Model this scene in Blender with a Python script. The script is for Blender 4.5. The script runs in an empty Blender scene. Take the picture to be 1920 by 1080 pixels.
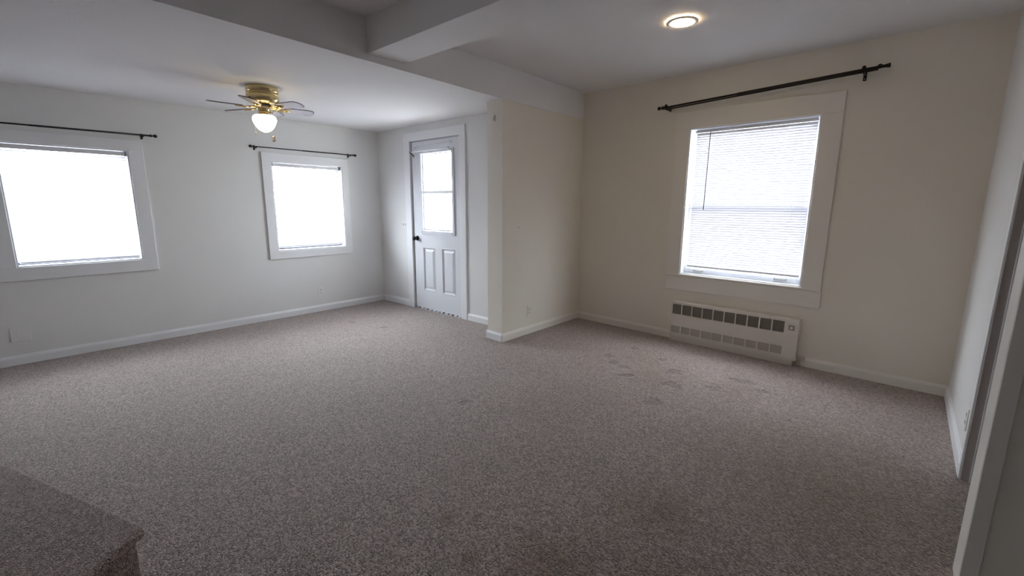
import bpy, bmesh, math, random
from mathutils import Vector, Matrix
random.seed(7)
S = bpy.context.scene
COL = S.collection

# ------------------------------------------------------------------ camera
cam_d = bpy.data.cameras.new('camera'); cam = bpy.data.objects.new('camera', cam_d); COL.objects.link(cam)
cam_d.sensor_width = 36.0; cam_d.lens = 837.48 / 1920 * 36.0; cam_d.clip_start = 0.02; cam_d.clip_end = 200
yw, pt, rl = math.radians(41.337), math.radians(10.495), math.radians(0.3454)
fw = Vector((math.cos(yw)*math.cos(pt), math.sin(yw)*math.cos(pt), -math.sin(pt)))
rt = Vector((math.sin(yw), -math.cos(yw), 0)); up = rt.cross(fw)
r2 = rt*math.cos(rl) + up*math.sin(rl); u2 = up*math.cos(rl) - rt*math.sin(rl)
M = Matrix(((r2.x, u2.x, -fw.x, 0), (r2.y, u2.y, -fw.y, 0), (r2.z, u2.z, -fw.z, 1.2924), (0, 0, 0, 1)))
cam.matrix_world = M
S.camera = cam

# ------------------------------------------------------------------ world, light, exposure
SKY = 22.5; SKY_TILT = 0.22; SUN_SIDE = (0.25, 0.90, 0.35)
W = bpy.data.worlds.new('overcast_sky'); S.world = W; W.use_nodes = True
wb = W.node_tree.nodes['Background']
wb.inputs[0].default_value = (0.89, 0.93, 1.0, 1)
# overcast sky, smoothly brighter towards the sun's side (north-west)
_N = W.node_tree.nodes; _L = W.node_tree.links
_tc = _N.new('ShaderNodeTexCoord'); _dt = _N.new('ShaderNodeVectorMath'); _dt.operation = 'DOT_PRODUCT'
_dt.inputs[1].default_value = SUN_SIDE
_ma = _N.new('ShaderNodeMath'); _ma.operation = 'MULTIPLY_ADD'; _ma.inputs[1].default_value = SKY*SKY_TILT; _ma.inputs[2].default_value = SKY
_L.new(_tc.outputs['Generated'], _dt.inputs[0]); _L.new(_dt.outputs['Value'], _ma.inputs[0]); _L.new(_ma.outputs[0], wb.inputs[1])
S.view_settings.view_transform = 'Standard'; S.view_settings.look = 'None'
S.view_settings.gamma = 1.0; S.view_settings.use_curve_mapping = False
S.view_settings.exposure = 0.18
S.cycles.max_bounces = 12; S.cycles.diffuse_bounces = 8; S.cycles.transparent_max_bounces = 24
S.cycles.sample_clamp_indirect = 30.0
S.cycles.use_denoising = True
GLOBE = 8.5; CAN = 60.0

# ------------------------------------------------------------------ materials
def mat(name, col, rough=0.6, metal=0.0, var=0.03, vscale=3.0, bump=0.0, bscale=200.0, spec=0.5, emit=None, es=0.0, sheen=0.0):
    m = bpy.data.materials.new(name); m.use_nodes = True
    nt = m.node_tree; N = nt.nodes; L = nt.links; b = N['Principled BSDF']
    tc = N.new('ShaderNodeTexCoord')
    nz = N.new('ShaderNodeTexNoise'); nz.inputs['Scale'].default_value = vscale; nz.inputs['Detail'].default_value = 4
    L.new(tc.outputs['Object'], nz.inputs['Vector'])
    mx = N.new('ShaderNodeMix'); mx.data_type = 'RGBA'
    mx.inputs[6].default_value = tuple(c*(1-var) for c in col) + (1,)
    mx.inputs[7].default_value = tuple(min(1, c*(1+var)) for c in col) + (1,)
    L.new(nz.outputs['Fac'], mx.inputs[0]); L.new(mx.outputs[2], b.inputs['Base Color'])
    b.inputs['Roughness'].default_value = rough; b.inputs['Metallic'].default_value = metal
    b.inputs['Specular IOR Level'].default_value = spec
    if bump:
        n2 = N.new('ShaderNodeTexNoise'); n2.inputs['Scale'].default_value = bscale; n2.inputs['Detail'].default_value = 3
        L.new(tc.outputs['Object'], n2.inputs['Vector'])
        bp = N.new('ShaderNodeBump'); bp.inputs['Strength'].default_value = bump; bp.inputs['Distance'].default_value = 0.002
        L.new(n2.outputs['Fac'], bp.inputs['Height']); L.new(bp.outputs['Normal'], b.inputs['Normal'])
    if emit:
        b.inputs['Emission Color'].default_value = emit + (1,); b.inputs['Emission Strength'].default_value = es
    if sheen: b.inputs['Sheen Weight'].default_value = sheen
    return m

WALL = mat('cream_wall_paint', (0.80, 0.757, 0.675), 0.75, bump=0.25, bscale=90, var=0.02)
WALL2 = mat('off_white_wall_paint', (0.765, 0.765, 0.76), 0.7, bump=0.25, bscale=90, var=0.02)
CEIL = mat('white_ceiling_paint', (0.80, 0.795, 0.80), 0.85, bump=0.4, bscale=140, var=0.02)
TRIM = mat('white_trim_paint', (0.82, 0.83, 0.85), 0.42, bump=0.12, bscale=40, var=0.015)
TRIMC = mat('cream_trim_paint', (0.81, 0.775, 0.72), 0.42, bump=0.12, bscale=40, var=0.015)
DOORM = mat('cool_white_door_paint', (0.74, 0.76, 0.80), 0.4, var=0.01)
VINYL = mat('white_vinyl', (0.80, 0.81, 0.84), 0.35, var=0.01)
DARK = mat('dark_bronze_metal', (0.028, 0.023, 0.02), 0.4, 0.6, var=0.2, vscale=30)
BLACK = mat('black_metal', (0.03, 0.03, 0.033), 0.4, 0.7, var=0.2, vscale=30)
GAP = mat('dark_gap', (0.035, 0.035, 0.045), 0.8)
BRASS = mat('polished_brass', (0.66, 0.53, 0.27), 0.2, 1.0, var=0.06, vscale=20)
CHROME = mat('brushed_chrome', (0.5, 0.5, 0.52), 0.3, 1.0)
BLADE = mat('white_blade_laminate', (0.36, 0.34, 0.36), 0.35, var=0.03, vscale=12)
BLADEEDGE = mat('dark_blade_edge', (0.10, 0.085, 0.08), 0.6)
HEAT = mat('cream_enamel', (0.70, 0.65, 0.585), 0.45, var=0.03)
HEATIN = mat('heater_inner_grey', (0.40, 0.37, 0.33), 0.7)
JAMBSHADE = mat('shade_toned_jamb', (0.42, 0.375, 0.36), 0.6)  # shade of the dark hall put into the jamb colour
HEATLO = mat('heater_lower_grille', (0.60, 0.555, 0.50), 0.6)
HEATDK = mat('heater_dark_inside', (0.36, 0.33, 0.29), 0.8)
PLATE = mat('white_plastic_plate', (0.78, 0.78, 0.76), 0.35, var=0.01)
PLATEC = mat('painted_over_plate', (0.79, 0.79, 0.785), 0.5, var=0.01)
PLATEW = mat('cream_plastic_plate', (0.79, 0.75, 0.68), 0.4, var=0.01)
GROUND = mat('pale_gravel_ground', (0.5, 0.5, 0.5), 0.9, var=0.2)
GLOBEM = mat('opal_lit_glass', (0.9, 0.88, 0.82), 0.3, emit=(1.0, 0.80, 0.50), es=GLOBE)
CANM = mat('lit_lamp_face', (0.9, 0.85, 0.8), 0.4, emit=(1.0, 0.74, 0.42), es=CAN)
CRYST = mat('amber_glass_pull', (0.55, 0.45, 0.42), 0.15, spec=0.8)

def glass_mat():
    m = bpy.data.materials.new('clear_window_glass'); m.use_nodes = True
    N = m.node_tree.nodes; L = m.node_tree.links; N.clear()
    o = N.new('ShaderNodeOutputMaterial'); t = N.new('ShaderNodeBsdfTransparent'); g = N.new('ShaderNodeBsdfGlossy')
    t.inputs[0].default_value = (0.93, 0.95, 0.95, 1); g.inputs['Roughness'].default_value = 0.03
    f = N.new('ShaderNodeLayerWeight'); pw = N.new('ShaderNodeMath'); pw.operation = 'POWER'; pw.inputs[1].default_value = 4.5
    ad = N.new('ShaderNodeMath'); ad.operation = 'MULTIPLY_ADD'; ad.inputs[1].default_value = 0.9; ad.inputs[2].default_value = 0.03
    x = N.new('ShaderNodeMixShader'); L.new(f.outputs['Facing'], pw.inputs[0]); L.new(pw.outputs[0], ad.inputs[0])
    L.new(ad.outputs[0], x.inputs[0]); L.new(t.outputs[0], x.inputs[1]); L.new(g.outputs[0], x.inputs[2]); L.new(x.outputs[0], o.inputs[0])
    return m
GLASS = glass_mat()

def slat_mat(tr=0.2):
    m = bpy.data.materials.new('white_blind_vinyl'); m.use_nodes = True
    N = m.node_tree.nodes; L = m.node_tree.links; N.clear()
    o = N.new('ShaderNodeOutputMaterial'); d = N.new('ShaderNodeBsdfDiffuse'); t = N.new('ShaderNodeBsdfTranslucent')
    tc = N.new('ShaderNodeTexCoord'); nz = N.new('ShaderNodeTexNoise'); nz.inputs['Scale'].default_value = 12
    r = N.new('ShaderNodeMix'); r.data_type = 'RGBA'
    r.inputs[6].default_value = (0.76, 0.76, 0.80, 1); r.inputs[7].default_value = (0.80, 0.80, 0.84, 1)
    L.new(tc.outputs['Object'], nz.inputs['Vector']); L.new(nz.outputs['Fac'], r.inputs[0])
    L.new(r.outputs[2], d.inputs[0]); L.new(r.outputs[2], t.inputs[0])
    x = N.new('ShaderNodeMixShader'); x.inputs[0].default_value = tr
    L.new(d.outputs[0], x.inputs[1]); L.new(t.outputs[0], x.inputs[2]); L.new(x.outputs[0], o.inputs[0])
    return m
SLAT = slat_mat(); SLAT3 = slat_mat(0.09); SLAT1 = slat_mat(0.36)

# carpet: speckled loop pile, slightly rowed, with worn dents, a few stains and one broad painted shade patch (they stay put)
DENTS = [  # x, y, radius (furniture foot prints pressed into the pile)
    (3.357,1.831,.05),(3.24,1.716,.05),(3.185,1.60,.05),(2.73,1.135,.062),(3.579,1.445,.05),(3.374,1.247,.06),
    (3.502,0.831,.05),(3.535,0.745,.05),(3.257,0.908,.06),(3.418,0.632,.05),(3.693,1.746,.05),(3.05,1.50,.05),
    (2.436,4.506,.04),(2.552,4.055,.045),(1.88,2.073,.045),(3.10,1.15,.07)]
STAINS_AND_SHADE = [(1.173,0.816,.24,.9),(1.698,0.662,.28,.85),(2.35,0.15,.85,.75),(1.35,0.55,.5,.45),(1.074,1.31,.06,.9),(0.983,1.067,.06,.8),(1.236,0.967,.10,.45),  # widest entry paints near-wall shade and corner falloff into the carpet colour
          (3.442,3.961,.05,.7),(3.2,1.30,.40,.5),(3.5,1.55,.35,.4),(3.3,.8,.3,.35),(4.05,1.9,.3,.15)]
def carpet_mat(name='beige_loop_carpet', marks=True, tone=1.0, warm=(1, 1, 1)):
    m = bpy.data.materials.new(name); m.use_nodes = True
    nt = m.node_tree; N = nt.nodes; L = nt.links; b = N['Principled BSDF']
    def math_(op, a, c=None, cl=False):
        n = N.new('ShaderNodeMath'); n.operation = op; n.use_clamp = cl
        for i, v in enumerate((a, c)):
            if v is None: continue
            if isinstance(v, (int, float)): n.inputs[i].default_value = v
            else: L.new(v, n.inputs[i])
        return n.outputs[0]
    geo = N.new('ShaderNodeNewGeometry'); pos = geo.outputs['Position']
    mp = N.new('ShaderNodeMapping'); mp.inputs['Rotation'].default_value = (0, 0, math.radians(-41)); mp.inputs['Scale'].default_value = (1.15, 0.88, 1)
    L.new(pos, mp.inputs['Vector'])
    def noise(sc, det=2, vec=None, rough=.5):
        n = N.new('ShaderNodeTexNoise'); n.inputs['Scale'].default_value = sc; n.inputs['Detail'].default_value = det
        n.inputs['Roughness'].default_value = rough
        L.new(vec or pos, n.inputs['Vector']); return n.outputs['Fac']
    vo = N.new('ShaderNodeTexVoronoi'); vo.inputs['Scale'].default_value = 150; L.new(mp.outputs[0], vo.inputs['Vector'])
    v2 = N.new('ShaderNodeTexVoronoi'); v2.inputs['Scale'].default_value = 70; L.new(mp.outputs[0], v2.inputs['Vector'])
    tuft = math_('SUBTRACT', 1.0, math_('MULTIPLY', vo.outputs['Distance'], 1.1), True)
    fine = noise(250, 3, mp.outputs[0], .6); clump = noise(70, 3, mp.outputs[0], .65); patch = noise(1.6, 4); patch2 = noise(0.7, 2)
    # colour: blend of two yarn colours per tuft
    sep = N.new('ShaderNodeSeparateColor'); L.new(vo.outputs['Color'], sep.inputs[0])
    rp = N.new('ShaderNodeValToRGB'); e = rp.color_ramp.elements
    e[0].position = 0.20; e[0].color = (0.088*tone*warm[0], 0.064*tone*warm[1], 0.052*tone*warm[2], 1)
    e[1].position = 0.82; e[1].color = (0.60*tone*warm[0], 0.49*tone*warm[1], 0.435*tone*warm[2], 1)
    k = e.new(0.48); k.color = (0.28*tone*warm[0], 0.215*tone*warm[1], 0.186*tone*warm[2], 1)
    mixv = math_('ADD', math_('MULTIPLY', sep.outputs[0], .52), math_('MULTIPLY', fine, .48))
    L.new(mixv, rp.inputs[0])
    shade = math_('ADD', 0.58, math_('ADD', math_('MULTIPLY', patch, .22), math_('ADD', math_('MULTIPLY', patch2, .12), math_('MULTIPLY', clump, .42))))
    height = math_('ADD', math_('MULTIPLY', tuft, .9), math_('ADD', math_('MULTIPLY', fine, .5), math_('MULTIPLY', clump, 1.2)))
    fac = shade
    brown = None
    if marks:
        sx = N.new('ShaderNodeSeparateXYZ'); L.new(pos, sx.inputs[0])
        def dist(x, y, w=0.0):
            dx = math_('SUBTRACT', sx.outputs[0], x); dy = math_('SUBTRACT', sx.outputs[1], y)
            d = math_('SQRT', math_('ADD', math_('MULTIPLY', dx, dx), math_('MULTIPLY', dy, dy)))
            return math_('ADD', d, math_('MULTIPLY', math_('SUBTRACT', wob, .5), w))
        wob = noise(16, 3); dent = None
        for x, y, r in DENTS:
            d = dist(x, y, r*3.0)
            inside = math_('SUBTRACT', 1.0, math_('DIVIDE', d, r*1.15), True)
            dd = math_('MULTIPLY', inside, 2.0, True)
            dent = dd if dent is None else math_('MAXIMUM', dent, dd)
        height = math_('SUBTRACT', height, math_('MULTIPLY', dent, 2.8))
        fac = math_('MULTIPLY', fac, math_('SUBTRACT', 1.0, math_('MULTIPLY', dent, .26)))  # shade of the dents darkened into the pile colour
        for x, y, r, k_ in STAINS_AND_SHADE:
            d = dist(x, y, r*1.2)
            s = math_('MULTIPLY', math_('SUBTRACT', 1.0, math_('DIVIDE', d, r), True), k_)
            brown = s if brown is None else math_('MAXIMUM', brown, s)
    mul = N.new('ShaderNodeMix'); mul.data_type = 'RGBA'; mul.blend_type = 'MULTIPLY'; mul.inputs[0].default_value = 1
    cmb = N.new('ShaderNodeCombineColor'); [L.new(fac, cmb.inputs[i]) for i in range(3)]
    L.new(rp.outputs[0], mul.inputs[6]); L.new(cmb.outputs[0], mul.inputs[7]); out = mul.outputs[2]
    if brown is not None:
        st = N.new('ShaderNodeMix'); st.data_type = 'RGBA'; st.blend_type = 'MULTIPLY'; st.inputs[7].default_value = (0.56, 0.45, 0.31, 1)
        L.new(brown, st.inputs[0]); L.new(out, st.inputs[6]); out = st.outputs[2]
    L.new(out, b.inputs['Base Color'])
    b.inputs['Roughness'].default_value = 0.7; b.inputs['Specular IOR Level'].default_value = 0.25
    b.inputs['Sheen Weight'].default_value = 0.45; b.inputs['Sheen Roughness'].default_value = 0.5
    bp = N.new('ShaderNodeBump'); bp.inputs['Strength'].default_value = 0.85; bp.inputs['Distance'].default_value = 0.0055
    L.new(height, bp.inputs['Height']); L.new(bp.outputs['Normal'], b.inputs['Normal'])
    return m
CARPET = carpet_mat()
CARPET2 = carpet_mat('brown_beige_step_carpet', False, 0.78, (1.0, 0.90, 0.85))

# ------------------------------------------------------------------ helpers
class Frame:
    """wall coordinates: s along the wall, n into the room, z up"""
    def __init__(self, o, t, room):
        self.o = Vector((o[0], o[1], 0)); d = Vector((t[0]-o[0], t[1]-o[1], 0)).normalized(); self.t = d
        n = Vector((-d.y, d.x, 0)); self.n = n if n.dot(Vector((room[0], room[1], 0)) - self.o) > 0 else -n
    def P(self, s, n, z): return self.o + self.t*s + self.n*n + Vector((0, 0, z))
WORLD = Frame((0, 0), (1, 0), (0, 5))

class MB:
    def __init__(self, fr=WORLD): self.bm = bmesh.new(); self.f = fr
    def box(self, s0, s1, n0, n1, z0, z1, bev=0.0, seg=1):
        P = self.f.P; v = [self.bm.verts.new(P(s, n, z)) for z in (z0, z1) for n in (n0, n1) for s in (s0, s1)]
        fs = [self.bm.faces.new([v[i] for i in q]) for q in ((0,2,3,1),(4,5,7,6),(0,1,5,4),(2,6,7,3),(0,4,6,2),(1,3,7,5))]
        if bev:
            es = list({e for f in fs for e in f.edges})
            bmesh.ops.bevel(self.bm, geom=es, offset=bev, segments=seg, affect='EDGES', clamp_overlap=True)
        return self
    def quadbox(self, pts, z0, z1):
        """pts: plan corners (x, y, zbottom_add, ztop_add)"""
        a = [self.bm.verts.new((p[0], p[1], z0 + (p[2] if len(p) > 2 else 0))) for p in pts]
        b = [self.bm.verts.new((p[0], p[1], z1 + (p[3] if len(p) > 3 else 0))) for p in pts]
        self.bm.faces.new(a); self.bm.faces.new(b)
        for i in range(len(a)): j = (i+1) % len(a); self.bm.faces.new((a[i], a[j], b[j], b[i]))
        return self
    def prof(self, poly, s0, s1):
        """profile polygon [(n, z)] swept from s0 to s1"""
        P = self.f.P
        a = [self.bm.verts.new(P(s0, n, z)) for n, z in poly]; b = [self.bm.verts.new(P(s1, n, z)) for n, z in poly]
        self.bm.faces.new(a); self.bm.faces.new(b)
        for i in range(len(a)): j = (i+1) % len(a); self.bm.faces.new((a[i], a[j], b[j], b[i]))
        return self
    def tube(self, pts, r, seg=12, caps=True):
        pts = [Vector(p) for p in pts]; rings = []
        rr = r if isinstance(r, (list, tuple)) else [r]*len(pts)
        for i, p in enumerate(pts):
            d = (pts[min(i+1, len(pts)-1)] - pts[max(i-1, 0)]).normalized()
            a = d.cross(Vector((0, 0, 1)));  a = a if a.length > 1e-3 else d.cross(Vector((1, 0, 0)))
            a.normalize(); c = d.cross(a)
            rings.append([self.bm.verts.new(p + rr[i]*(a*math.cos(2*math.pi*k/seg) + c*math.sin(2*math.pi*k/seg))) for k in range(seg)])
        for A, B in zip(rings, rings[1:]):
            for k in range(seg): self.bm.faces.new((A[k], A[(k+1) % seg], B[(k+1) % seg], B[k])).smooth = True
        if caps: self.bm.faces.new(rings[0]); self.bm.faces.new(rings[-1])
        return self
    def ball(self, c, r, seg=16):
        n = 8; c = Vector(c)
        return self.lathe(c, [(max(r*math.sin(math.pi*i/n), 0.0002), r*math.cos(math.pi*i/n)) for i in range(n+1)], seg)
    def lathe(self, c, prof, seg=40, axis=None, smooth=True):
        """prof [(radius, along)] about an axis through c"""
        c = Vector(c); ax = Vector(axis or (0, 0, 1)).normalized()
        a = ax.cross(Vector((0, 0, 1))); a = a if a.length > 1e-3 else Vector((1, 0, 0)); a.normalize(); b = ax.cross(a)
        rings = [[self.bm.verts.new(c + ax*h + r*(a*math.cos(2*math.pi*k/seg) + b*math.sin(2*math.pi*k/seg))) for k in range(seg)] for r, h in prof]
        for A, B in zip(rings, rings[1:]):
            for k in range(seg): self.bm.faces.new((A[k], A[(k+1) % seg], B[(k+1) % seg], B[k])).smooth = smooth
        self.bm.faces.new(rings[0]); self.bm.faces.new(rings[-1])
        return self
    def build(self, name, m, parent=None, smooth=None):
        bmesh.ops.recalc_face_normals(self.bm, faces=self.bm.faces[:])
        vs = [v.co for v in self.bm.verts]
        lo = Vector([min(v[i] for v in vs) for i in range(3)]); hi = Vector([max(v[i] for v in vs) for i in range(3)])
        org = Vector(((lo.x+hi.x)/2, (lo.y+hi.y)/2, lo.z))
        for v in self.bm.verts: v.co -= org
        me = bpy.data.meshes.new(name); self.bm.to_mesh(me); self.bm.free()
        me.materials.append(m)
        o = bpy.data.objects.new(name, me); COL.objects.link(o)
        o.location = org
        if parent is not None:
            o.parent = parent; p = parent; w = Vector((0, 0, 0))
            while p is not None: w += p.location; p = p.parent
            o.location = org - w
        return o

def tag(o, label=None, cat=None, group=None, kind=None):
    if label: o['label'] = label
    if cat: o['category'] = cat
    if group: o['group'] = group
    if kind: o['kind'] = kind
    return o
def empty(name, loc):
    o = bpy.data.objects.new(name, None); COL.objects.link(o); o.location = loc; o.empty_display_size = 0.1; return o

# ------------------------------------------------------------------ plan
A = (3.381, 5.312); L0 = (-0.154, 5.264); D2 = (3.394, 3.748); PR = (3.040, 2.798); PL = (3.055, 3.000)
B = (4.341, 2.796); EE = (4.194, -0.345); F0 = (2.917, -0.343)
W1 = Frame(A, L0, (2, 2)); W2 = Frame(A, D2, (0, 4)); W3 = Frame(PR, B, (3, 0)); W4 = Frame(B, EE, (0, 1))
W5 = Frame(EE, F0, (3, 3)); WP = Frame(PL, PR, (0, 3))
TOP = 2.62

def wall(name, fr, s0, s1, holes, label, m, th=0.16, z0=-0.02, z1=TOP, reveal=True):
    """wall with real openings: front and back skins, reveals and edges"""
    mb = MB(fr); bm = mb.bm
    ss = sorted({s0, s1} | {h[0] for h in holes} | {h[1] for h in holes}); zs = sorted({z0, z1} | {h[2] for h in holes} | {h[3] for h in holes})
    cache = {}
    def V(s, n, z):
        k = (round(s, 5), n, round(z, 5))
        if k not in cache: cache[k] = bm.verts.new(fr.P(s, n, z))
        return cache[k]
    solid = {}
    for i in range(len(ss)-1):
        for j in range(len(zs)-1):
            cs, cz = (ss[i]+ss[i+1])/2, (zs[j]+zs[j+1])/2
            solid[i, j] = not any(h[0] < cs < h[1] and h[2] < cz < h[3] for h in holes)
    for (i, j), ok in solid.items():
        if not ok: continue
        a, b, c, d = ss[i], ss[i+1], zs[j], zs[j+1]
        bm.faces.new((V(a,0,c), V(b,0,c), V(b,0,d), V(a,0,d)))
        bm.faces.new((V(a,-th,c), V(a,-th,d), V(b,-th,d), V(b,-th,c)))
        for di, dj, p, q in ((-1,0,(a,c),(a,d)), (1,0,(b,c),(b,d)), (0,-1,(a,c),(b,c)), (0,1,(a,d),(b,d))):
            if not solid.get((i+di, j+dj), False):
                bm.faces.new((V(p[0],0,p[1]), V(q[0],0,q[1]), V(q[0],-th,q[1]), V(p[0],-th,p[1])))
    return tag(mb.build(name, m), label, 'wall', kind='structure')

win1 = (2.55, 3.34, 0.781, 1.750); win2 = (0.530, 1.354, 0.770, 1.747); win3 = (1.190, 2.200, 0.655, 1.987)
door = (0.672, 1.572, -0.02, 2.036)
wall('wall_north', W1, -0.16, 5.80, [win1, win2], 'long off-white wall on the left with two windows', WALL2)
wall('wall_northeast', W2, 0.0, 2.48, [door], 'off-white wall holding the half-glass entry door', WALL2)
# stub wall with the post-like end, running to the east corner
mb = MB(); mb.quadbox([PR, (4.345, 2.796), (4.345, 3.0), PL], -0.02, 2.25)
tag(mb.build('wall_middle', WALL), 'cream wall stub beyond the entry door, ending in a post', 'wall', kind='structure')
wall('wall_east', W4, 0.0, 3.30, [win3], 'cream wall with the blind-covered window above the heater', WALL)
wall('wall_southeast', W5, -0.12, 1.275, [], 'short off-white wall running to the doorway on the right', WALL2, th=0.14)
# lintel above the doorway
mb = MB(W5); mb.box(1.275, 2.10, -0.14, 0.0, 2.10, TOP)
tag(mb.build('wall_lintel', WALL2), 'piece of wall above the doorway at right', 'wall', kind='structure')
mb = MB(); mb.box(2.0, 2.12, -2.4, -0.287, -0.02, TOP)
tag(mb.build('wall_near', WALL), 'near beige wall edge filling the right border', 'wall', kind='structure')
mb = MB(); mb.box(1.988, 2.0, -0.318, -0.2745, 0, 2.43, 0.002).box(2.0, 2.132, -0.287, -0.2745, 0, 2.43, 0.002)
tag(mb.build('trim_1', TRIMC), 'narrow white corner trim on the near wall edge', 'trim', kind='structure')
mb = MB(); mb.box(-2.56, -2.4, -2.4, 5.4, -0.02, TOP)
tag(mb.build('wall_west', WALL2), 'wall closing the room on the far left', 'wall', kind='structure')
mb = MB(); mb.box(-2.4, 4.6, -2.56, -2.4, -0.02, TOP)
tag(mb.build('wall_south', WALL2), 'wall closing the room behind the viewer', 'wall', kind='structure')
mb = MB(); mb.box(4.30, 4.46, -2.4, -0.5, -0.02, TOP)
tag(mb.build('wall_hall', WALL2), 'wall of the side hall beyond the doorway', 'wall', kind='structure')

# floor
mb = MB(); mb.quadbox([(-2.56, -2.56), (4.6, -2.56), (4.6, 5.6), (-2.56, 5.6)], -0.15, 0.0)
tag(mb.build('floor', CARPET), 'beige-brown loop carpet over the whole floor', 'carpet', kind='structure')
# ceilings
def slab(name, c4, th, label):
    """c4: corners (x, y, z) of the underside, divided so it can be gently warped"""
    mb = MB(); n = 6; g = {}
    for k, dz in enumerate((0, 1)):
        for i in range(n+1):
            for j in range(n+1):
                u, v = i/n, j/n
                p = (Vector(c4[0])*(1-u)*(1-v) + Vector(c4[1])*u*(1-v) + Vector(c4[2])*u*v + Vector(c4[3])*(1-u)*v)
                g[k, i, j] = mb.bm.verts.new((p.x, p.y, p.z if k == 0 else TOP))
    for k in (0, 1):
        for i in range(n):
            for j in range(n): mb.bm.faces.new((g[k,i,j], g[k,i+1,j], g[k,i+1,j+1], g[k,i,j+1]))
    for i in range(n):
        for q in ((g[0,i,0], g[0,i+1,0], g[1,i+1,0], g[1,i,0]), (g[0,i,n], g[0,i+1,n], g[1,i+1,n], g[1,i,n]),
                  (g[0,0,i], g[0,0,i+1], g[1,0,i+1], g[1,0,i]), (g[0,n,i], g[0,n,i+1], g[1,n,i+1], g[1,n,i])): mb.bm.faces.new(q)
    return tag(mb.build(name, CEIL), label, 'ceiling', kind='structure')
slab('ceiling', [(-2.4, 2.99, 2.262), (3.46, 2.99, 2.203), (3.46, 5.32, 2.214), (-2.4, 5.24, 2.163)], .1, 'low white ceiling over the left part of the room, carrying the fan')
slab('ceiling', [(-2.4, -2.4, 2.432), (4.34, -2.4, 2.432), (4.34, 2.80, 2.476), (-2.4, 2.80, 2.484)], .1, 'higher white ceiling over the right part of the room, with the recessed light')
# header beam and cross beam
mb = MB(); mb.quadbox([(-2.4, 2.812, .0585, 0), (3.040, 2.792, 0, 0), (4.345, 2.790, .002, 0), (4.345, 3.0, .002, 0), (3.055, 3.0, 0, 0), (-2.4, 3.0, .0585, 0)], 2.2035, 2.60)
tag(mb.build('trim_2', CEIL), 'long boxed beam along the step between low and high ceiling', 'beam', kind='structure')
mb = MB(); mb.quadbox([(1.735, 2.795), (1.733, -2.4), (2.03, -2.4), (2.022, 2.795)], 2.262, 2.60)
tag(mb.build('trim_3', CEIL), 'boxed cross beam reaching from the long beam over the viewer', 'beam', kind='structure')

# baseboards
BB = [(0, 0), (0.014, 0), (0.014, 0.056), (0.011, 0.066), (0.006, 0.073), (0.004, 0.080), (0, 0.080)]
def base(name, fr, runs, label, m=TRIM):
    mb = MB(fr)
    for a, b in runs: mb.prof(BB, a, b)
    return tag(mb.build(name, m), label, 'baseboard', kind='structure')
base('baseboard_north', W1, [(0, 5.75)], 'white baseboard along the left wall')
base('baseboard_northeast', W2, [(0.0, 0.650), (1.665, 2.30)], 'white baseboard on both sides of the entry door')
base('baseboard_post', WP, [(-0.014, 0.206)], 'short white baseboard on the post-like wall end')
base('baseboard_middle', W3, [(-0.010, 1.30)], 'baseboard along the cream wall stub', TRIMC)
base('baseboard_east', W4, [(0, 1.150), (2.245, 3.145)], 'baseboard on both sides of the wall heater', TRIMC)
base('baseboard_southeast', W5, [(0, 1.235)], 'white baseboard along the short right wall')

# doorway lining at right
d2 = empty('door_2', W5.P(1.275, -0.07, 0)); tag(d2, 'open doorway lining at the right with dark shaded jamb', 'doorway', kind='structure')
MB(W5).box(1.236, 1.279, -0.001, 0.013, 0, 2.16, 0.002).build('side_casing', TRIM, d2)
MB(W5).box(1.272, 1.290, -0.14, 0.006, 0, 2.10, 0.001).build('jamb', JAMBSHADE, d2)
MB(W5).box(1.289, 1.300, -0.035, -0.024, 0, 2.08, 0.001).build('door_stop', TRIM, d2)
MB(W5).box(1.236, 2.1, -0.001, 0.013, 2.10, 2.18, 0.002).build('head_casing', TRIM, d2)

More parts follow.
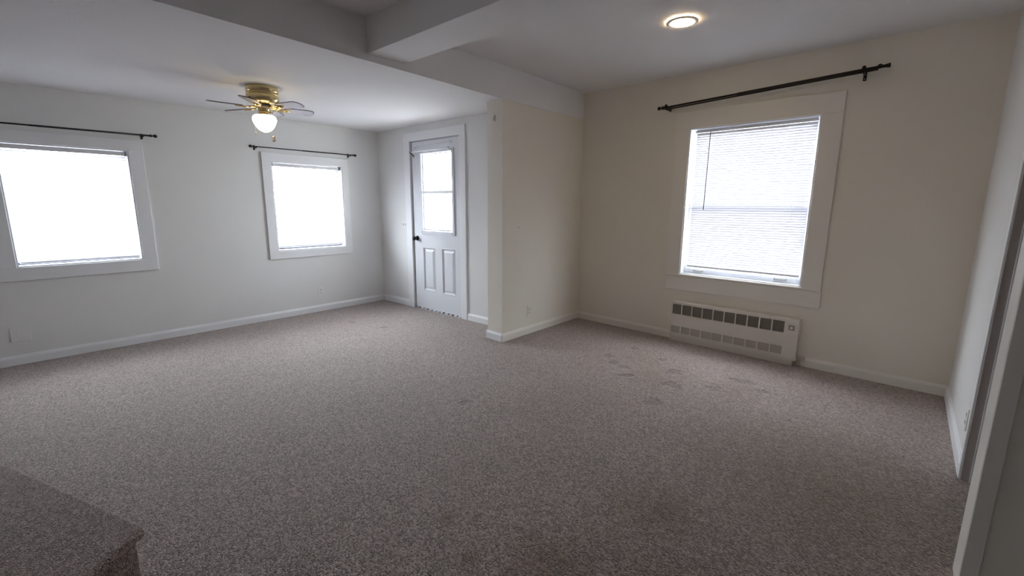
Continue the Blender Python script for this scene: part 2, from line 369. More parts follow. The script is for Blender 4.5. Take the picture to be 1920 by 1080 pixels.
# ------------------------------------------------------------------ windows
def window(name, fr, hole, outer, label, style):
    s0, s1, z0, z1 = hole; o0, o1, y0, y1 = outer
    w = empty(name, fr.P((s0+s1)/2, 0, z0)); tag(w, label, 'window', kind='structure')
    tm = TRIM if style != 'tall' else TRIMC
    if style == 'frame':
        MB(fr).box(o0, o1, 0, 0.019, z1, y1, 0.0025).build('head_casing', tm, w)
        MB(fr).box(o0, o1, 0, 0.019, y0, z0, 0.0025).build('bottom_casing', tm, w)
        MB(fr).box(o0, s0, 0, 0.019, z0, z1, 0.0025).build('side_casing', tm, w)
        MB(fr).box(s1, o1, 0, 0.019, z0, z1, 0.0025).build('side_casing', tm, w)
    else:
        MB(fr).box(o0, o1, 0, 0.019, z1, y1, 0.0025).build('head_casing', tm, w)
        MB(fr).box(o0, s0, 0, 0.019, z0-.012, z1, 0.0025).build('side_casing', tm, w)
        MB(fr).box(s1, o1, 0, 0.019, z0-.012, z1, 0.0025).build('side_casing', tm, w)
        MB(fr).box(o0-.004, o1+.004, -0.09, 0.026, z0-.022, z0-.004, 0.004, 2).build('window_sill', tm, w)
        MB(fr).box(o0, o1+.004, 0, 0.019, y0, z0-.022, 0.0025).build('apron', tm, w)
    # jamb lining
    e = 0.010
    MB(fr).box(s0-.001, s0+e, -0.13, 0.012, z0, z1, 0.001).build('jamb', VINYL, w)
    MB(fr).box(s1-e, s1+.001, -0.13, 0.012, z0, z1, 0.001).build('jamb', VINYL, w)
    MB(fr).box(s0, s1, -0.13, 0.012, z1-e, z1+.001, 0.001).build('jamb', VINYL, w)
    MB(fr).box(s0, s1, -0.15, 0.010 if style != 'tall' else -.004, z0-.001, z0+(e if style != 'tall' else .004), 0.001).build('jamb', VINYL, w)
    a0, a1, b0, b1 = s0+e, s1-e, z0+e, z1-e
    def sash(x0, x1, y0_, y1_, n0, n1, st, bot, top):
        m = MB(fr)
        m.box(x0, x0+st, n0, n1, y0_, y1_, .002).box(x1-st, x1, n0, n1, y0_, y1_, .002)
        m.box(x0+st, x1-st, n0, n1, y0_, y0_+bot, .002).box(x0+st, x1-st, n0, n1, y1_-top, y1_, .002)
        s = m.build('sash', VINYL, w)
        MB(fr).box(x0+st-.004, x1-st+.004, (n0+n1)/2-.002, (n0+n1)/2+.002, y0_+bot-.004, y1_-top+.004).build('glass', GLASS, s)
        return s
    if style == 'tall':
        mid = 1.292
        sash(a0, a1, mid-.024, b1, -.125, -.100, .036, .048, .04)
        lo = sash(a0, a1, z0+.004, mid+.024, -.098, -.070, .040, .072, .048)
        for c in (1.335, 2.03):
            MB(fr).box(c-.045, c+.045, -.070, -.058, z0+.030, z0+.036, .0015).box(c-.048, c-.040, -.070, -.060, z0+.026, z0+.040, .001).box(c+.040, c+.048, -.070, -.060, z0+.026, z0+.040, .001).build('sash_lift', HEATIN, lo)
        MB(fr).box((a0+a1)/2-.02, (a0+a1)/2+.02, -.1, -.072, mid+.024, mid+.034, .002).build('sash_lock', VINYL, lo)
    else:
        sash(a0, a1, b0, b1, -.115, -.090, .024, .024, .024)
        MB(fr).box(a0+.002, a1-.002, -.089, -.080, b0, b0+.022, .001).build('track', GAP, w)
    return w
window('window_1', W1, win1, (2.446, 3.445, 0.677, 1.844), 'wide window at the left border in white picture-frame casing', 'frame')
window('window_2', W1, win2, (0.449, 1.449, 0.680, 1.839), 'smaller window left of the entry door in white picture-frame casing', 'frame')
window('window_3', W4, win3, (1.058, 2.337, 0.497, 2.138), 'tall double-hung window above the heater with wide casing', 'tall')

def blind(fr, s0, s1, zt, zb, nc, label, wand=None, tilt=14, head=0.026, pitch=0.0205, caps=None, width=0.025, slat=None):
    r = empty('mini_blind', fr.P((s0+s1)/2, nc, zb)); tag(r, label, 'blind')
    MB(fr).box(s0, s1, nc-.013, nc+.013, zt-head, zt, .002).build('headrail', VINYL, r)
    MB(fr).box(s0+.002, s1-.002, nc-.012, nc+.012, zb, zb+.020, .004).build('bottom_rail', VINYL, r)
    if caps:
        for c in (s0-.004, s1-.012): MB(fr).box(c, c+.016, nc-.015, nc+.016, zt-head-.002, zt+.006, .001).build('mounting_bracket', caps, r)
    # one curved slat, then copies
    mb = MB(fr); k = 4; t = math.radians(tilt); pr = []
    for i in range(k+1):
        x = (i/k-.5)*width; h = .0016*(1-(2*i/k-1)**2)
        pr.append((nc + x*math.cos(t) - h*math.sin(t), -x*math.sin(t) + h*math.cos(t)))
    poly = pr + [(a, b-.0004) for a, b in reversed(pr)]
    z = zt-head-pitch*.6
    mb.prof([(a, b+z) for a, b in poly], s0+.003, s1-.003)
    sl = mb.build('slat', slat or SLAT, r); z0_ = sl.location.z; cnt = int((z-(zb+.024))/pitch)
    for i in range(1, cnt+1):
        c = sl.copy(); COL.objects.link(c); c.parent = r; c.location.z = z0_ - i*(z-(zb+.026))/cnt
    for c in (s0+.12, (s0+s1)/2, s1-.12):
        m = MB(fr)
        m.tube([fr.P(c, nc+.0135, zt-head), fr.P(c, nc+.0135, zb+.010)], .0007, 5).tube([fr.P(c, nc-.0135, zt-head), fr.P(c, nc-.0135, zb+.010)], .0007, 5)
        m.build('ladder_cord', VINYL, r)
    if wand:
        ws, wz0 = wand
        m = MB(fr); m.tube([fr.P(ws, nc+.022, zt-head+.004), fr.P(ws-.008, nc+.024, wz0)], .0042, 8).build('tilt_wand', WAND, r)
    return r
WAND = mat('smoked_clear_plastic', (0.16, 0.16, 0.18), 0.3)
blind(W1, 2.566, 3.322, 1.737, 0.803, -.022, 'white mini blind glowing in the wide window at the left border', caps=CHROME, tilt=54, slat=SLAT1, head=.036)
blind(W1, 0.552, 1.344, 1.734, 0.800, -.022, 'white mini blind glowing in the smaller window left of the door', caps=BLACK, tilt=38, slat=SLAT1, head=.036)
blind(W4, 1.236, 2.176, 1.974, 0.722, -.042, 'white mini blind with thin dark tilt wand in the window above the heater', wand=(1.365, 1.262), tilt=62, slat=SLAT3)

# ------------------------------------------------------------------ entry door
d = empty('door_1', W2.P(1.12, 0, 0)); tag(d, 'white entry door with half-glass window and two raised panels', 'door', kind='structure')
MB(W2).box(0.652-.075, 0.688, 0, 0.019, 0, 2.036, .002).build('side_casing', TRIM, d)
MB(W2).box(1.562, 1.660, 0, 0.019, 0, 2.036, .002).build('side_casing', TRIM, d)
MB(W2).box(0.577, 1.660, 0, 0.021, 2.034, 2.135, .002).build('head_casing', TRIM, d)
MB(W2).box(0.671, 0.684, -0.15, 0.001, 0, 2.036).build('jamb', TRIM, d)
MB(W2).box(1.562, 1.573, -0.15, 0.001, 0, 2.036).build('jamb', TRIM, d)
MB(W2).box(0.671, 1.573, -0.15, 0.001, 2.032, 2.037).build('jamb', TRIM, d)
MB(W2).box(0.684, 0.700, -0.090, -0.030, 0.0, 2.032).build('weather_gap', GAP, d)
MB(W2).box(0.684, 1.562, -0.078, -0.053, 2.008, 2.033).box(1.550, 1.562, -0.078, -0.053, 0.0, 2.008).box(0.684, 0.712, -0.078, -0.053, 0.0, 2.008).build('door_stop', GAP, d)  # dark strips added behind the leaf edges to stop daylight leaking in
MB(W2).box(0.684, 1.562, -0.12, -0.012, 0, 0.014, .002).build('threshold', GAP, d)
# slab with glazed opening and two sunken panel fields, front face at n=-0.008
SF = -0.008
def door_slab():
    fr = W2; mb = MB(fr); bm = mb.bm
    holes = [(0.872, 1.432, 0.975, 1.890, 'g'), (0.869, 1.093, 0.246, 0.782, 'p'), (1.218, 1.452, 0.238, 0.788, 'p')]
    s0, s1, z0, z1 = 0.699, 1.561, 0.016, 2.026
    ss = sorted({s0, s1} | {h[i] for h in holes for i in (0, 1)}); zs = sorted({z0, z1} | {h[i] for h in holes for i in (2, 3)})
    c = {}
    def V(s, n, z):
        k = (s, n, z)
        if k not in c: c[k] = bm.verts.new(fr.P(s, n, z))
        return c[k]
    back = SF-.044
    for i in range(len(ss)-1):
        for j in range(len(zs)-1):
            a, b, e, f = ss[i], ss[i+1], zs[j], zs[j+1]; cs, cz = (a+b)/2, (e+f)/2
            h = next((h for h in holes if h[0] < cs < h[1] and h[2] < cz < h[3]), None)
            if h is None: bm.faces.new((V(a,SF,e), V(b,SF,e), V(b,SF,f), V(a,SF,f)))
            if h is None or h[4] == 'p': bm.faces.new((V(a,back,e), V(b,back,e), V(b,back,f), V(a,back,f)))
    def ring(q1, n1, q2, n2):
        P1 = [(q1[0],q1[2]),(q1[1],q1[2]),(q1[1],q1[3]),(q1[0],q1[3])]; P2 = [(q2[0],q2[2]),(q2[1],q2[2]),(q2[1],q2[3]),(q2[0],q2[3])]
        for i in range(4):
            j = (i+1) % 4
            bm.faces.new((V(P1[i][0],n1,P1[i][1]), V(P1[j][0],n1,P1[j][1]), V(P2[j][0],n2,P2[j][1]), V(P2[i][0],n2,P2[i][1])))
    g = holes[0]; ring(g, SF, g, back)
    for h in holes[1:]:
        q = h[:4]; t = lambda k: (q[0]+k, q[1]-k, q[2]+k, q[3]-k)
        ring(q, SF, t(.006), SF+.004); ring(t(.006), SF+.004, t(.018), SF-.012); ring(t(.018), SF-.012, t(.028), SF-.012)
        ring(t(.028), SF-.012, t(.050), SF-.001)
        k = t(.050); bm.faces.new((V(k[0],SF-.001,k[2]), V(k[1],SF-.001,k[2]), V(k[1],SF-.001,k[3]), V(k[0],SF-.001,k[3])))
    for a, b in (((s0,z0),(s1,z0)),((s1,z0),(s1,z1)),((s1,z1),(s0,z1)),((s0,z1),(s0,z0))):
        bm.faces.new((V(a[0],SF,a[1]), V(b[0],SF,b[1]), V(b[0],back,b[1]), V(a[0],back,a[1])))
    return mb.build('door_leaf', DOORM, d)
leaf = door_slab()
# glazed unit: outer frame, check rail, two panes, latches
g = MB(W2)
for q in ((0.845, 0.882, 0.945, 1.912), (1.425, 1.462, 0.945, 1.912)): g.box(q[0], q[1], SF-.001, SF+.016, q[2], q[3], .004, 2)
for q in ((0.882, 1.425, 0.945, 0.985), (0.882, 1.425, 1.880, 1.912)): g.box(q[0], q[1], SF-.001, SF+.016, q[2], q[3], .004, 2)
gf = g.build('glazing_frame', DOORM, d)
MB(W2).box(0.882, 0.908, -0.025, -0.010, 0.985, 1.880, .002).box(1.413, 1.425, -0.025, -0.010, 0.985, 1.880, .002).box(0.908, 1.413, -0.025, -0.010, 0.985, 1.010, .002).box(0.908, 1.413, -0.025, -0.010, 1.866, 1.880, .002).build('inner_sash', VINYL, gf)
MB(W2).box(0.884, 1.424, -0.0255, SF+.008, 1.421, 1.453, .003).build('check_rail', VINYL, gf)
MB(W2).box(0.884, 1.424, -0.030, -0.026, 0.987, 1.878).build('glass', GLASS, gf)
for c in (0.93, 1.37): MB(W2).box(c-.038, c+.038, SF+.010, SF+.022, 0.998, 1.006, .002).build('sash_latch', HEATIN, gf)
# knob
kc = W2.P(0.762, SF, 0.885); n2 = tuple(W2.n)
MB().lathe(kc, [(.001, 0), (.030, 0), (.031, .004), (.028, .009), (.012, .012), (.011, .030), (.018, .036), (.026, .044), (.028, .054), (.025, .064), (.014, .070), (.001, .071)], 24, axis=n2).build('door_knob', BLACK, d)
# bits of worn weather strip at the threshold
m = MB(W2)
for i in range(11):
    a = 0.72 + i*.078 + random.uniform(-.01, .01); m.box(a, a+random.uniform(.03, .06), -0.010, 0.004+random.uniform(0, .004), 0.000, 0.012+random.uniform(0, .006))
m.build('worn_sweep', VINYL, d)
for zc in (0.25, 1.05, 1.82):
    m = MB(W2); m.tube([W2.P(1.5615, -0.004, zc-.045), W2.P(1.5615, -0.004, zc+.045)], .005, 8).build('hinge', TRIM, d)

# sash rods on the door
def sash_rod(s0, s1, z0, z1, n, label, arms):
    r = empty('sash_rod', W2.P((s0+s1)/2, SF, z0)); tag(r, label, 'curtain rod')
    MB().tube([W2.P(s0, n, z0), W2.P(s1, n, z1)], .0052, 10).build('rod', VINYL, r)
    for s, z, sg in ((s0, z0, -1), (s1, z1, 1)):
        if arms:
            MB(W2).box(s+sg*.006-.012, s+sg*.006+.012, SF, SF+.003, z-.055, z-.020, .001).build('mounting_plate', CHROME, r)
            MB().tube([W2.P(s+sg*.012, SF+.002, z-.040), W2.P(s+sg*.006, (SF+n)/2, z-.018), W2.P(s, n+.004, z+.004)], [.006, .0065, .009], 8).build('bracket_arm', CHROME if sg > 0 else BLACK, r)
        else:
            MB().lathe(W2.P(s, SF, z), [(.001, 0), (.016, 0), (.016, .004), (.007, .008), (.007, n-SF+.004), (.001, n-SF+.006)], 14, axis=n2).build('mounting_knob', VINYL, r)
    return r
sash_rod(0.775, 1.415, 1.966, 1.976, 0.022, 'upper thin white rod across the top of the entry door', False)
sash_rod(0.745, 1.425, 1.902, 1.912, 0.050, 'lower thin white rod on metal arms above the door glass', True)

# ------------------------------------------------------------------ black curtain rods
def rod(fr, s0, s1, z0, z1, n, r_, label, brackets, fin=(1, 1), m=DARK):
    t = empty('curtain_rod', fr.P((s0+s1)/2, 0, z0)); tag(t, label, 'curtain rod')
    smid = s0+(s1-s0)*.55; zz = lambda s: z0+(z1-z0)*(s-s0)/(s1-s0)
    MB().tube([fr.P(s0, n, z0), fr.P(smid, n, zz(smid)), fr.P(smid+.002, n, zz(smid)), fr.P(s1, n, z1)], [r_, r_, r_*.82, r_*.82], 12).build('pole', m, t)
    for k, (s, z, sg) in enumerate(((s0, z0, -1), (s1, z1, 1))):
        if fin[k]:
            ax = tuple(fr.t*sg)
            MB().lathe(fr.P(s, n, z), [(.001,-.004),(r_*1.5,-.004),(r_*1.5,.006),(r_*.8,.010),(r_*.8,.016),(.012,.022),(.0155,.032),(.012,.043),(.005,.048),(.001,.049)], 16, axis=ax).build('finial', m, t)
    for s in brackets:
        z = zz(s)
        MB(fr).box(s-.009, s+.009, 0, .004, z-.030, z+.018, .001).box(s-.006, s+.006, .003, n+.004, z-r_-.008, z-r_-.002, .001).box(s-.006, s+.006, n-.010, n-.006, z-r_-.008, z+.006).build('bracket', m, t)
    return t
rod(W1, 2.385, 3.75, 1.887, 1.874, .065, .0075, 'thin dark curtain rod above the wide window at the left border', (2.44, 3.6), m=BLACK)
rod(W1, 0.405, 1.530, 1.885, 1.880, .065, .0065, 'thin dark curtain rod above the smaller window left of the door', (0.435, 1.505), m=BLACK)
# double rod over window 3: front pole, thinner back pole
t = empty('curtain_rod', W4.P(1.74, 0, 2.2)); tag(t, 'dark bronze double curtain rod above the window with the heater', 'curtain rod')
P4 = W4.P; zf = lambda s: 2.186 + (s-.96)*.0345
MB().tube([P4(.955, .095, zf(.955)), P4(1.60, .095, zf(1.60)), P4(1.602, .095, zf(1.6)), P4(2.565, .095, zf(2.565))], [.0085, .0085, .0105, .0105], 12).build('front_pole', DARK, t)
MB().tube([P4(.975, .045, zf(.975)-.006), P4(2.505, .045, zf(2.505)-.002)], .0065, 10).build('back_pole', DARK, t)
ax = tuple(-W4.t)
MB().lathe(P4(.955, .095, zf(.955)), [(.001,-.034),(.017,-.034),(.018,-.020),(.013,-.014),(.015,-.006),(.0165,.008),(.010,.014),(.006,.019),(.011,.023),(.0165,.032),(.017,.039),(.013,.048),(.005,.053),(.001,.054)], 18, axis=ax).build('finial', DARK, t)
MB().lathe(P4(2.56, .095, zf(2.56)), [(.001,-.012),(.012,-.012),(.013,-.004),(.015,.010),(.0155,.014),(.001,.015)], 16, axis=tuple(W4.t)).build('end_cap', DARK, t)
MB().ball(P4(2.512, .045, zf(2.512)+.016), .0165).build('finial', DARK, t)
for s, dz in ((0.985, .024), (2.43, .055)):
    z = zf(s); m = MB(W4)
    m.box(s-.010, s+.010, 0, .005, z-dz, z+.012, .0015).box(s-.006, s+.006, .004, .104, z-.021, z-.013, .001)
    m.box(s-.007, s+.007, .104, .109, z-.020, z+.012, .001).box(s-.007, s+.007, .078, .083, z-.020, z+.002, .001).box(s-.007, s+.007, .030, .035, z-.020, z+.002, .001)
    br = m.build('bracket', DARK, t)
    MB().ball(P4(s, .095, z+.016), .0125, 12).build('thumb_screw', DARK, br)
    MB().lathe(P4(s, .005, z-dz+.013), [(.001, 0), (.0045, 0), (.004, .003), (.001, .0035)], 10, axis=tuple(W4.n)).build('screw', CHROME, br)

# ------------------------------------------------------------------ wall heater
h = empty('wall_heater', W4.P(1.70, 0.037, 0)); tag(h, 'cream enamel wall heater with two rows of louvred grilles under the window', 'heater')
s0, s1, z0, z1, dp = 1.163, 2.236, 0.045, 0.389, 0.075
mb = MB(W4)   # cover as a hollow front: bars between the grille cells
pitch = 0.0967; cw = 0.0865; c0 = 1.176
fields = [(0.268, 0.365), (0.083, 0.150)]
fz = [z0, .083, .150, .268, .365, z1]
for a, b in ((z0, .083), (.150, .268), (.365, z1-.0)): mb.box(s0, s1, dp-.004, dp, a, b)
for a, b in fields:
    mb.box(s0, c0, dp-.004, dp, a, b); mb.box(c0+9*pitch+cw, s1, dp-.004, dp, a, b)
    for i in range(9): mb.box(c0+i*pitch+cw, c0+(i+1)*pitch, dp-.004, dp, a, b)
mb.box(s0, s0+.004, 0, dp-.004, z0, z1).box(s1-.004, s1, 0, dp-.004, z0, z1).box(s0, s1, 0, dp-.003, z1-.004, z1)
mb.prof([(dp-.004, z1), (dp, z1), (dp-.006, z1+.006), (0, z1+.008), (0, z1)], s0, s1)
cov = mb.build('cover', HEAT, h)
MB(W4).box(s0+.004, s1-.02, 0.0, dp-.012, 0.0, z0+.002, .001).build('kickplate', HEAT, h)
MB(W4).box(s0+.006, s1-.006, 0.012, 0.036, 0.06, z1-.012).build('inner_body', HEATDK, h)
for fi, (a, b) in enumerate(fields):
    m = MB(W4); nl = 9 if fi == 0 else 7; th = (b-a)/nl
    for k in range(nl):
        z = a + (k+.5)*th
        m.prof([(dp-.016, z+th*.42), (dp-.0155, z+th*.42+.0012), (dp-.002, z-th*.10+.0012), (dp-.002, z-th*.10)] if fi == 0 else [(dp-.012, z+th*.5), (dp-.010, z+th*.5+.001), (dp-.0015, z-th*.38+.001), (dp-.0015, z-th*.38)], c0, c0+cw)
    gl = m.build('grille', HEATIN if fi == 0 else HEATLO, h)
    for i in range(1, 10):
        c = gl.copy(); COL.objects.link(c); c.parent = h; c.location = gl.location + W4.t*(i*pitch)
MB(W4).box(2.163, 2.209, dp-.001, dp+.003, .298, .342, .001).build('thermostat_bezel', HEATIN, h)
MB(W4).box(2.170, 2.202, dp+.002, dp+.0045, .305, .335).build('thermostat_window', HEATDK, h)
MB().lathe(W4.P(2.186, dp+.004, .320), [(.001, 0), (.011, 0), (.010, .007), (.001, .008)], 16, axis=tuple(W4.n)).build('thermostat_knob', PLATE, h)
MB(W4).box(s1+.001, s1+.060, 0.0, .017, 0, .084, .002).build('end_block', HEAT, h)

# ------------------------------------------------------------------ plates, hooks
def plate(fr, s, z, w, hh, label, kind, m=PLATE, name='wall_outlet', cat='outlet'):
    r = empty(name, fr.P(s, 0, z-hh/2)); tag(r, label, cat)
    MB(fr).box(s-w/2, s+w/2, 0, .005, z-hh/2, z+hh/2, .002).build('cover_plate', m, r)
    if kind == 'duplex':
        for dz in (-.020, .020):
            so = MB(fr).box(s-.016, s+.016, .004, .0068, z+dz-.013, z+dz+.013, .004, 2).build('socket', m, r)
            MB(fr).box(s-.008, s-.005, .0064, .0072, z+dz-.004, z+dz+.006).box(s+.005, s+.008, .0064, .0072, z+dz-.004, z+dz+.006).box(s-.002, s+.002, .0064, .0072, z+dz-.010, z+dz-.006).build('slot', GAP, so)
        MB().lathe(fr.P(s, .005, z), [(.0005, 0), (.003, 0), (.0025, .001), (.0005, .0012)], 8, axis=tuple(fr.n)).build('screw', CHROME, r)
    if kind == 'switch':
        for ds, up_ in ((-.023, 1), (.023, -1)):
            MB(fr).box(s+ds-.006, s+ds+.006, .0045, .0055, z-.014, z+.014).build('toggle_slot', HEATIN, r)
            MB(fr).prof([(.005, z-.004), (.005, z+.004), (.017, z+up_*.010+.003), (.017, z+up_*.010-.002)], s+ds-.004, s+ds+.004).build('toggle', PLATE, r)
    if kind == 'blank':
        for dz in (-.03, .03): MB().lathe(fr.P(s, .005, z+dz), [(.0005, 0), (.003, 0), (.0025, .001), (.0005, .0012)], 8, axis=tuple(fr.n)).build('screw', m, r)
        MB(fr).box(s-.022, s+.022, .0045, .0065, z-.035, z+.035, .001).build('insert', m, r)
    return r
plate(W1, 0.899, 0.242, .070, .115, 'white duplex outlet low on the wall under the smaller left window', 'duplex')
plate(W1, 3.392, 0.246, .115, .115, 'square painted-over cover plate under the window at the left border', 'blank', PLATEC, 'cover_plate', 'wall plate')
plate(W3, 0.408, 0.238, .070, .115, 'cream duplex outlet low on the wall stub beyond the entry door', 'duplex', PLATEW)
plate(W5, 1.085, 0.245, .070, .115, 'white duplex outlet on the short wall by the right doorway', 'duplex')
plate(W2, 0.520, 1.045, .115, .115, 'white double light switch left of the entry door', 'switch', PLATE, 'light_switch', 'light switch')
# cord cleat hook on the post and a nail in the stub wall
hk = empty('wall_hook', WP.P(0.105, 0, 2.03)); tag(hk, 'small grey double hook high on the post-like wall end', 'hook')
MB(WP).box(0.096, 0.114, 0, .004, 2.030, 2.085, .001).build('back_plate', CHROME, hk)
for ds in (-.005, .005): MB().tube([WP.P(0.105+ds, .003, 2.075), WP.P(0.105+ds, .014, 2.060), WP.P(0.105+ds, .020, 2.046), WP.P(0.105+ds, .016, 2.038), WP.P(0.105+ds, .012, 2.044)], .0022, 8).build('prong', CHROME, hk)
nl = MB().tube([W3.P(0.230, 0, 1.082), W3.P(0.230, .014, 1.086)], .0022, 8)
nl.lathe(W3.P(0.230, .013, 1.086), [(.0005, 0), (.0045, 0), (.0045, .0012), (.0005, .0014)], 10, axis=tuple(W3.n))
tag(nl.build('nail', CHROME), 'small nail left in the cream wall stub', 'nail')

# ------------------------------------------------------------------ ceiling fan
FX, FY, FZ = 1.535, 4.045, 2.213
fan = empty('ceiling_fan', (FX, FY, FZ)); tag(fan, 'brass ceiling fan with six pale blades and a lit glass bowl', 'ceiling fan')
C = lambda z: Vector((FX, FY, z))
MB().lathe((FX, FY, 0), [(.001, 2.215), (.116, 2.215), (.118, 2.205), (.118, 2.176), (.115, 2.172), (.112, 2.169), (.112, 2.165), (.116, 2.162), (.117, 2.155), (.1165, 2.151), (.001, 2.151)], 56).build('canopy', BRASS, fan)
MB().lathe((FX, FY, 0), [(.001, 2.152), (.114, 2.152), (.119, 2.147), (.121, 2.130), (.119, 2.114), (.110, 2.098), (.092, 2.088), (.066, 2.082), (.060, 2.078), (.001, 2.078)], 56).build('motor_housing', BRASS, fan)
m = MB()
for k in range(24):
    a = 2*math.pi*k/24; c = Vector((math.cos(a), math.sin(a), 0)); tn = Vector((-c.y, c.x, 0))
    p = C(2.096) + c*.094; q = C(2.088) + c*.074
    m.tube([p, q], .0035, 6)
m.build('vent_ribs', BLADEEDGE, fan)
m = MB()
for k in range(40):
    a = 2*math.pi*k/40; m.ball(C(2.167) + Vector((math.cos(a), math.sin(a), 0))*.113, .0028, 6)
m.build('beaded_ring', BRASS, fan)
MB().lathe((FX, FY, 0), [(.001, 2.079), (.058, 2.079), (.062, 2.070), (.060, 2.058), (.045, 2.053), (.001, 2.053)], 40).build('flywheel', BLADEEDGE, fan)
MB().lathe((FX, FY, 0), [(.001, 2.054), (.040, 2.054), (.044, 2.046), (.039, 2.040), (.038, 2.015), (.043, 2.010), (.046, 2.003), (.052, 2.000), (.058, 1.994), (.050, 1.990), (.001, 1.990)], 40).build('switch_housing', BRASS, fan)
gp = [(.001, 1.999), (.052, 1.999), (.070, 1.997), (.081, 1.990), (.088, 1.976), (.0885, 1.962), (.084, 1.944), (.074, 1.922), (.060, 1.899), (.040, 1.880), (.018, 1.869), (.001, 1.866)]
MB().lathe((FX, FY, 0), gp, 48).build('glass_bowl', GLOBEM, fan)
for k in range(3):
    a = 2*math.pi*k/3 + .6; c = Vector((math.cos(a), math.sin(a), 0)); MB().tube([C(2.000)+c*.050, C(2.000)+c*.072], .004, 8).build('thumb_screw', BRASS, fan)
def blade_objs(ang):
    a = math.radians(ang); u = Vector((math.cos(a), math.sin(a), 0)); v = Vector((-u.y, u.x, 0)); tp = math.radians(-12)
    vv = v*math.cos(tp) + Vector((0, 0, math.sin(tp)))       # across the pitched blade
    nn = u.cross(vv)
    def Q(r, w, hgt=0): return C(2.058) + u*r + vv*w + nn*hgt
    out = [(.155, -.036), (.175, -.044), (.25, -.052), (.33, -.058), (.362, -.052), (.378, -.038), (.386, -.018), (.388, 0), (.386, .018), (.378, .038), (.362, .052), (.33, .058), (.25, .052), (.175, .044), (.155, .036)]
    m = MB(); t_ = .0025
    a_ = [m.bm.verts.new(Q(r, w, t_)) for r, w in out]; b_ = [m.bm.verts.new(Q(r, w, -t_)) for r, w in out]
    m.bm.faces.new(a_); m.bm.faces.new(b_)
    bl = m_ = None
    sides = MB()
    for i in range(len(out)):
        j = (i+1) % len(out); m.bm.faces.new((a_[i], a_[j], b_[j], b_[i]))
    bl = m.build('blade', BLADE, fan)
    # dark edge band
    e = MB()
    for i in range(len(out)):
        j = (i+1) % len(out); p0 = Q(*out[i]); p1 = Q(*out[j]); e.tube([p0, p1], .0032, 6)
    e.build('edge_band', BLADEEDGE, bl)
    # bracket arm: two scrolls and a fork plate
    g = MB()
    g.tube([C(2.064)+u*.045, C(2.056)+u*.085, Q(.118, 0, -.006), Q(.150, 0, -.008)], [.008, .007, .006, .006], 8)
    for sg in (-1, 1):
        g.tube([Q(.095, .004*sg, -.006), Q(.115, .020*sg, -.007), Q(.140, .026*sg, -.007), Q(.165, .020*sg, -.006), Q(.190, .012*sg, -.005)], .0045, 8)
    g.tube([Q(.150, 0, -.008), Q(.200, 0, -.005)], [.006, .007], 8)
    ir = g.build('blade_iron', BRASS, fan)
    s_ = MB()
    for r, w in ((.165, .020), (.165, -.020), (.198, 0)): s_.ball(Q(r, w, -.010), .0035, 8)
    s_.build('screw', BRASS, ir)
for k in range(6): blade_objs(172 - 60*k)
# pull chains
def chain(x, y, z0, z1, pull):
    m = MB(); n_ = int((z0-z1)/.006)
    for i in range(n_): m.ball((x, y, z0-i*.006), .0015, 6)
    ch = m.build('pull_chain', BRASS, fan)
    if pull == 'glass':
        MB().lathe((x, y, 0), [(.001, z1+.002), (.005, z1), (.0115, z1-.006), (.0125, z1-.014), (.009, z1-.021), (.012, z1-.027), (.0135, z1-.036), (.011, z1-.044), (.001, z1-.047)], 18).build('pull_knob', CRYST, ch)
    else:
        MB().lathe((x, y, 0), [(.001, z1+.002), (.003, z1), (.0035, z1-.010), (.002, z1-.016), (.001, z1-.017)], 10).build('pull_knob', BRASS, ch)
chain(FX+.050, FY-.026, 1.995, 1.842, 'glass')
chain(FX-.055, FY+.060, 1.995, 1.868, 'tip')

# ------------------------------------------------------------------ recessed ceiling light
zc = 2.4555; cx, cy = 3.068, 1.256
rl_ = empty('recessed_light', (cx, cy, zc)); tag(rl_, 'round recessed ceiling light glowing warm, near the east window', 'ceiling light')
m = MB(); seg = 48
pr = [(.098, .0), (.098, -.003), (.094, -.0055), (.074, -.006), (.070, -.003), (.068, .002)]
rings = [[m.bm.verts.new((cx+r*math.cos(2*math.pi*k/seg), cy+r*math.sin(2*math.pi*k/seg), zc+z_)) for k in range(seg)] for r, z_ in pr]
for a_, b_ in zip(rings, rings[1:]):
    for k in range(seg): m.bm.faces.new((a_[k], a_[(k+1) % seg], b_[(k+1) % seg], b_[k])).smooth = True
m.build('trim_ring', CEIL, rl_)
MB().lathe((cx, cy, zc), [(.001, .001), (.069, .001), (.068, -.004), (.055, -.010), (.03, -.014), (.001, -.015)], 40).build('lamp_face', CANM, rl_)

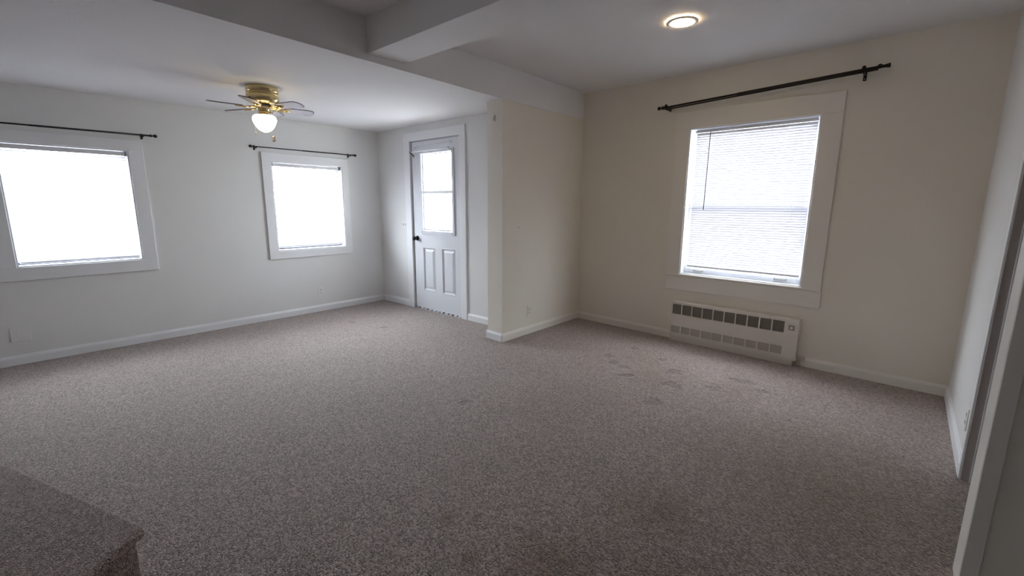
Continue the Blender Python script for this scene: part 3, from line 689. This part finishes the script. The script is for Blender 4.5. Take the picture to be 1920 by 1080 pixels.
# ------------------------------------------------------------------ carpeted step in the foreground
st = empty('carpeted_step', (-0.3, 2.0, 0)); tag(st, 'dark brown carpeted stair step with rounded nosing in the lower left corner', 'step')
TP = [(0.200, 1.857), (-0.118, 2.785), (-0.30, 3.02), (-0.95, 3.20), (-0.95, 1.30), (-0.60, 1.14)]
def inset(pts, dd):
    n_ = len(pts); res = []
    for i in range(n_):
        p0, p1, p2 = Vector(pts[i-1]), Vector(pts[i]), Vector(pts[(i+1) % n_])
        e0 = (p1-p0).normalized(); e1 = (p2-p1).normalized()
        n0 = Vector((-e0.y, e0.x)); n1 = Vector((-e1.y, e1.x)); b = (n0+n1).normalized(); res.append(tuple(p1 + b*(dd/max(b.dot(n0), .4))))
    return res
def rounded(pts, r, k=5):
    res = []; n_ = len(pts)
    for i in range(n_):
        p0, p1, p2 = Vector(pts[i-1]), Vector(pts[i]), Vector(pts[(i+1) % n_]); a_ = p1+(p0-p1).normalized()*r; c_ = p1+(p2-p1).normalized()*r
        for j in range(k+1): t_ = j/k; res.append(tuple(a_*(1-t_)**2 + p1*2*t_*(1-t_) + c_*t_**2))
    return res
ring0 = rounded(TP, .03)
m = MB(); rings = []; R_ = .018; HT = .190
for i in range(9):
    th = math.pi*i/8; off = R_*(1-math.sin(th)); z_ = HT - R_ + R_*math.cos(th)
    rings.append([m.bm.verts.new((x, y, z_)) for x, y in inset(ring0, off)])
for a_, b_ in zip(rings, rings[1:]):
    for k in range(len(a_)): m.bm.faces.new((a_[k], a_[(k+1) % len(a_)], b_[(k+1) % len(a_)], b_[k])).smooth = True
m.bm.faces.new(rings[0]); m.bm.faces.new(rings[-1])
m.build('tread', CARPET2, st)
m = MB(); q = inset(ring0, .030); m.quadbox(q, 0.0, HT-2*R_+.004); m.build('riser', CARPET2, st)

# ------------------------------------------------------------------ outside: ground and daylight portals
mb = MB(); mb.quadbox([(-40, -40), (60, -40), (60, 60), (-40, 60)], -1.0, -0.6)
tag(mb.build('ground', GROUND), 'pale ground outside the house', 'ground', kind='structure')
def portal(fr, hole, n):
    l = bpy.data.lights.new('daylight_portal', 'AREA'); l.shape = 'RECTANGLE'; l.size = hole[1]-hole[0]; l.size_y = hole[3]-hole[2]
    l.cycles.is_portal = True
    o = bpy.data.objects.new('daylight_portal', l); COL.objects.link(o)
    o.location = fr.P((hole[0]+hole[1])/2, n, (hole[2]+hole[3])/2)
    o.rotation_euler = fr.n.to_track_quat('-Z', 'Z').to_euler()
portal(W1, win1, -.155); portal(W1, win2, -.155); portal(W4, win3, -.155); portal(W2, (0.872, 1.432, 0.975, 1.89), -.10)
